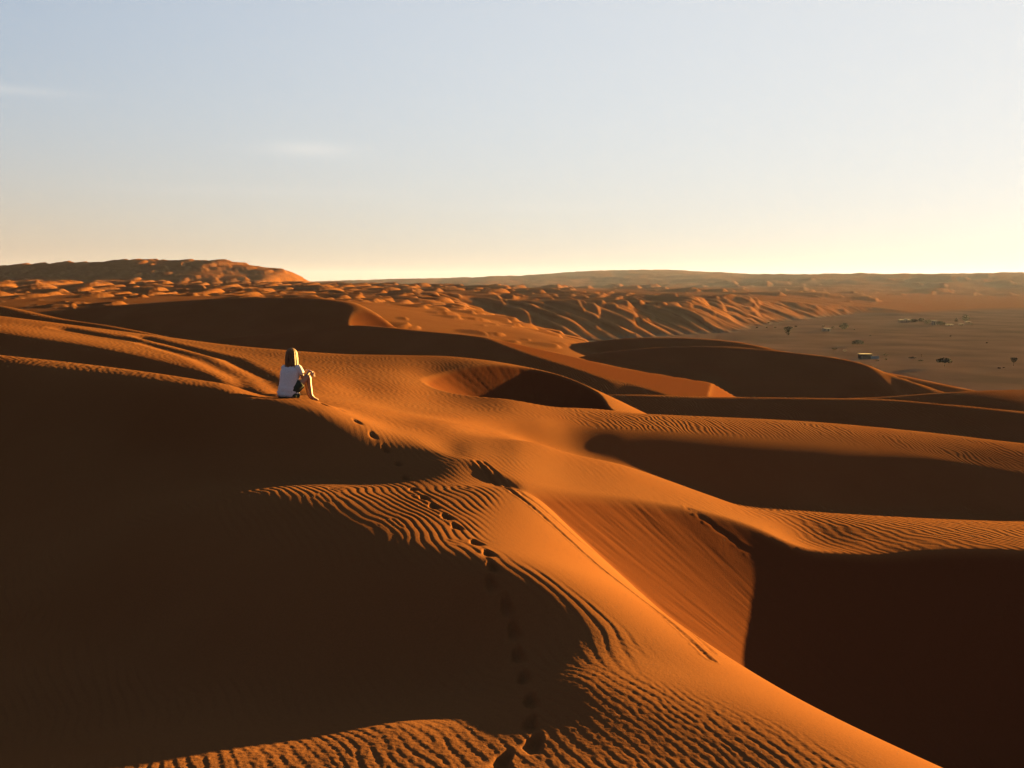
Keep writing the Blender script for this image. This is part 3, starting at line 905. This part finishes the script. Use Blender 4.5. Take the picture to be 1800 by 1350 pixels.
tree('desert_tree', 'dark tree with funnel shaped crown, alone near the foot of the bright dune scarp', 'tree', 1383, 590.5, 17, 17, 'cone', .12, leaf_d, 1)
tree('desert_tree', 'broad round dark tree right of the pale low building at the edge of the dunes', 'tree', 1480, 580, 17, 13, 'round', .10, leaf_d, 2)
tree('acacia_tree', 'wide flat topped acacia on bare trunk, largest on the open plain', 'tree', 1659, 644, 27, 15, 'umbrella', .48, leaf_d, 3)
tree('acacia_tree', 'small acacia with open v shaped crown at the right edge of the plain', 'tree', 1780, 643, 15, 15, 'cone', .42, leaf_d, 4)
tree('acacia_tree', 'low spreading acacia just behind the dark hut', 'tree', 1506, 608, 20, 11, 'umbrella', .30, leaf_d, 5)
tree('desert_tree', 'tallest dark tree of the far settlement', 'tree', 1692, 567, 13, 15, 'round', .12, leaf_g, 6)
tree('desert_tree', 'narrow pointed tree left of the tallest tree in the far settlement', 'tree', 1676, 566, 7, 8, 'spire', .12, leaf_g, 7)
tree('desert_tree', 'bushy tree against the left side of the pale tower house', 'tree', 1626, 570.5, 12, 9, 'round', .08, leaf_g, 8)
tree('desert_tree', 'low wide tree right of the pale tower house', 'tree', 1649, 571.5, 16, 7, 'round', .08, leaf_g, 9)
tree('desert_tree', 'dark tree clump beside the low long house at the left of the far settlement', 'tree', 1602, 566.5, 13, 6, 'round', .08, leaf_g, 10)
tree('desert_tree', 'second dark tree clump between long house and tower house', 'tree', 1615, 565.5, 11, 7, 'round', .08, leaf_g, 11)
BUSHES = [
 (1465, 615, 10, 4, 'low straggly bush left of the hut, the farther left of two'), (1483, 618, 8, 4, 'small rounded bush close to the left of the hut'),
 (1555, 626, 10, 5, 'bush right of the blue tarpaulin of the hut'), (1556, 633, 6, 4, 'little bush just below the bush right of the hut'), (1541, 635, 7, 2.5, 'low flat scrub in front of the hut'),
 (1444, 575, 6, 3.5, 'small dark bush above the pale low building'), (1461, 577.5, 8, 4, 'dark bush between pale low building and round tree'),
 (1352, 570.5, 4, 3, 'tiny bush up on the slope left of the funnel shaped tree'), (1360, 577, 5, 3, 'small bush just left of the funnel shaped tree'),
 (1345, 576.5, 4, 2.5, 'tiny bush at the foot of the pale dune streak'), (1396, 575, 6, 3, 'small bush right above the funnel shaped tree'), (1328, 577, 5, 2.5, 'leftmost tiny bush at the foot of the bright scarp'),
 (1498, 580.5, 4, 3, 'tiny bush right of the broad round tree'), (1527, 591, 5, 3, 'lone small bush above the low spreading acacia'),
 (1602, 630, 13, 3, 'long low scrub on open sand between hut and largest acacia'), (1617, 635, 10, 3, 'low scrub left of the largest acacia, nearer than its neighbour'),
 (1667, 592, 4, 3, 'tiny lone bush below the far settlement'), (1731, 603.5, 4, 2.5, 'tiny lone bush on the empty right part of the plain'), (1703, 572, 7, 5, 'bush right of the tallest tree in the far settlement'),
]
for i, (u, v, w, h, lab) in enumerate(BUSHES):
    tree('desert_bush', lab, 'bush', u, v, w, h, 'round', .05, leaf_d if i % 3 else leaf_g, 40 + i, 'bushes on the plain', 140)

wall_m = noisy_mat('mud_plaster', (.060, .040, .030), (.085, .058, .042), .8)
pale_m = noisy_mat('pale_plaster', (.085, .066, .056), (.11, .086, .074), .8)
dark_m = noisy_mat('dark_timber', (.026, .019, .015), (.038, .028, .022), 3)
tarp_m = noisy_mat('blue_tarpaulin', (.055, .068, .085), (.075, .09, .105), 2)
roof_m = noisy_mat('palm_thatch', (.014, .010, .008), (.022, .016, .012), 5)
def boxg(lo, hi):
    x0, y0, z0 = lo; x1, y1, z1 = hi
    V = [(x0,y0,z0),(x1,y0,z0),(x1,y1,z0),(x0,y1,z0),(x0,y0,z1),(x1,y0,z1),(x1,y1,z1),(x0,y1,z1)]
    return V, [(0,3,2,1),(4,5,6,7),(0,1,5,4),(1,2,6,5),(2,3,7,6),(3,0,4,7)]
def house(name, label, u, v, wpx, hpx, wm, rm, door=0.0, windows=(), deep=.7, cat='house', group=None):
    x, d, z = plain_spot(u, v)
    w, h = wpx / F_PX * d, hpx / F_PX * d
    root = empty(name, (x, d, z - .15), label, cat, group)
    D = w * deep
    V, F = boxg((-w / 2, -D / 2, 0), (w / 2, D / 2, h * .86))
    mesh_obj('wall', V, F, wm, root, False)
    V, F = boxg((-w / 2 - .18, -D / 2 - .22, h * .86), (w / 2 + .18, D / 2 + .2, h))
    mesh_obj('roof', V, F, rm, root, False)
    V, F = boxg((w * door - .42, -D / 2 - .05, 0), (w * door + .42, -D / 2 - .003, min(h * .78, 2.0)))
    mesh_obj('door', V, F, dark_m, root, False)
    for wx in windows:
        V, F = boxg((w * wx - .3, -D / 2 - .04, h * .42), (w * wx + .3, -D / 2 - .003, h * .68))
        mesh_obj('window', V, F, dark_m, root, False)
    return root, w, h, D
hut, w, h, D = house('hut', 'dark hut with flat thatch roof and pale blue tarpaulin at its right end', 1519, 630, 20, 9, dark_m, roof_m, -.1, (.25,))
V, F = boxg((w * .32, -D / 2 - .5, .02), (w * 1.05, -D / 2 - .42, h * .62))
F2 = F; mesh_obj('tarpaulin', [(a, b + (h * .62 - c) * -.35, c) for a, b, c in V], F, tarp_m, hut, False)
for px_ in (.34, 1.03):
    v_, f_ = tube([(w * px_, -D / 2 - .40, 0), (w * px_, -D / 2 - .40, h * .7)], [.05, .05], 6)
    mesh_obj('pole', v_, f_, bark, hut)
house('low_house', 'pale low building between two bushes at the edge of the dunes', 1449, 582, 13, 5.5, pale_m, pale_m, .2, (-.25,))
long_h, w, h, D = house('long_house', 'low long house at the left end of the far settlement', 1585, 566, 17, 4.5, wall_m, pale_m, .1, (-.3, .3))
V, F = boxg((w * .02, -D * .2, h), (w * .28, D * .2, h * 1.45)); mesh_obj('roof_room', V, F, pale_m, long_h, False)
house('tower_house', 'pale narrow tower house among trees in the far settlement', 1637, 571, 7.5, 8.5, pale_m, pale_m, 0, (.0,))
house('low_house', 'long pale low shed right of the tower house and its trees', 1664, 572, 11, 2.6, pale_m, pale_m, -.2, (.2,))
house('low_house', 'small pale shed left below the tallest tree', 1685, 571.5, 7, 2.6, pale_m, pale_m, .1)
house('low_house', 'small shed with pale roof directly below the tallest tree', 1696, 568, 8, 3, wall_m, pale_m, .1)
x, d, z = plain_spot(1618, 627)
post = empty('wooden_post', (x, d, z - .1), 'short wooden post standing alone above the low scrub left of the largest acacia', 'post')
v_, f_ = tube([(0, 0, 0), (.02, 0, .8), (.0, .02, 1.25)], [.09, .08, .07], 8); mesh_obj('shaft', v_, f_, bark, post)
v_, f_ = tube([(-.25, 0, 1.0), (.25, 0, 1.03)], [.05, .05], 6); mesh_obj('crossbar', v_, f_, bark, post)
rock_m = noisy_mat('dark_rock', (.03, .02, .016), (.05, .034, .026), 3, .9, .1, (1, 1, 1), .05)
for i, (u, v, wp, lab) in enumerate(((1755, 647.5, 6, 'larger of two dark boulders lying left of the right edge acacia'), (1763, 646.5, 4.5, 'smaller of two dark boulders lying left of the right edge acacia'))):
    x, d, z = plain_spot(u, v)
    bm = bmesh.new(); bmesh.ops.create_icosphere(bm, subdivisions=2, radius=1)
    r = np.random.default_rng(80 + i); k = r.normal(size=(6, 3)); s_ = wp / F_PX * d / 2
    for vert in bm.verts:
        c = vert.co; q = 1 + .16 * sum(math.sin(3 * c.dot(Vector(kk))) for kk in k) / 3
        vert.co = Vector((c.x * s_ * q, c.y * s_ * .8 * q, c.z * s_ * .6 * q))
    me = bpy.data.meshes.new('boulder'); bm.to_mesh(me); bm.free(); me.materials.append(rock_m)
    o = bpy.data.objects.new('boulder', me); col.objects.link(o); o.location = (x, d, z + s_ * .2)
    o['label'] = lab; o['category'] = 'boulder'; o['group'] = 'boulders on the plain'
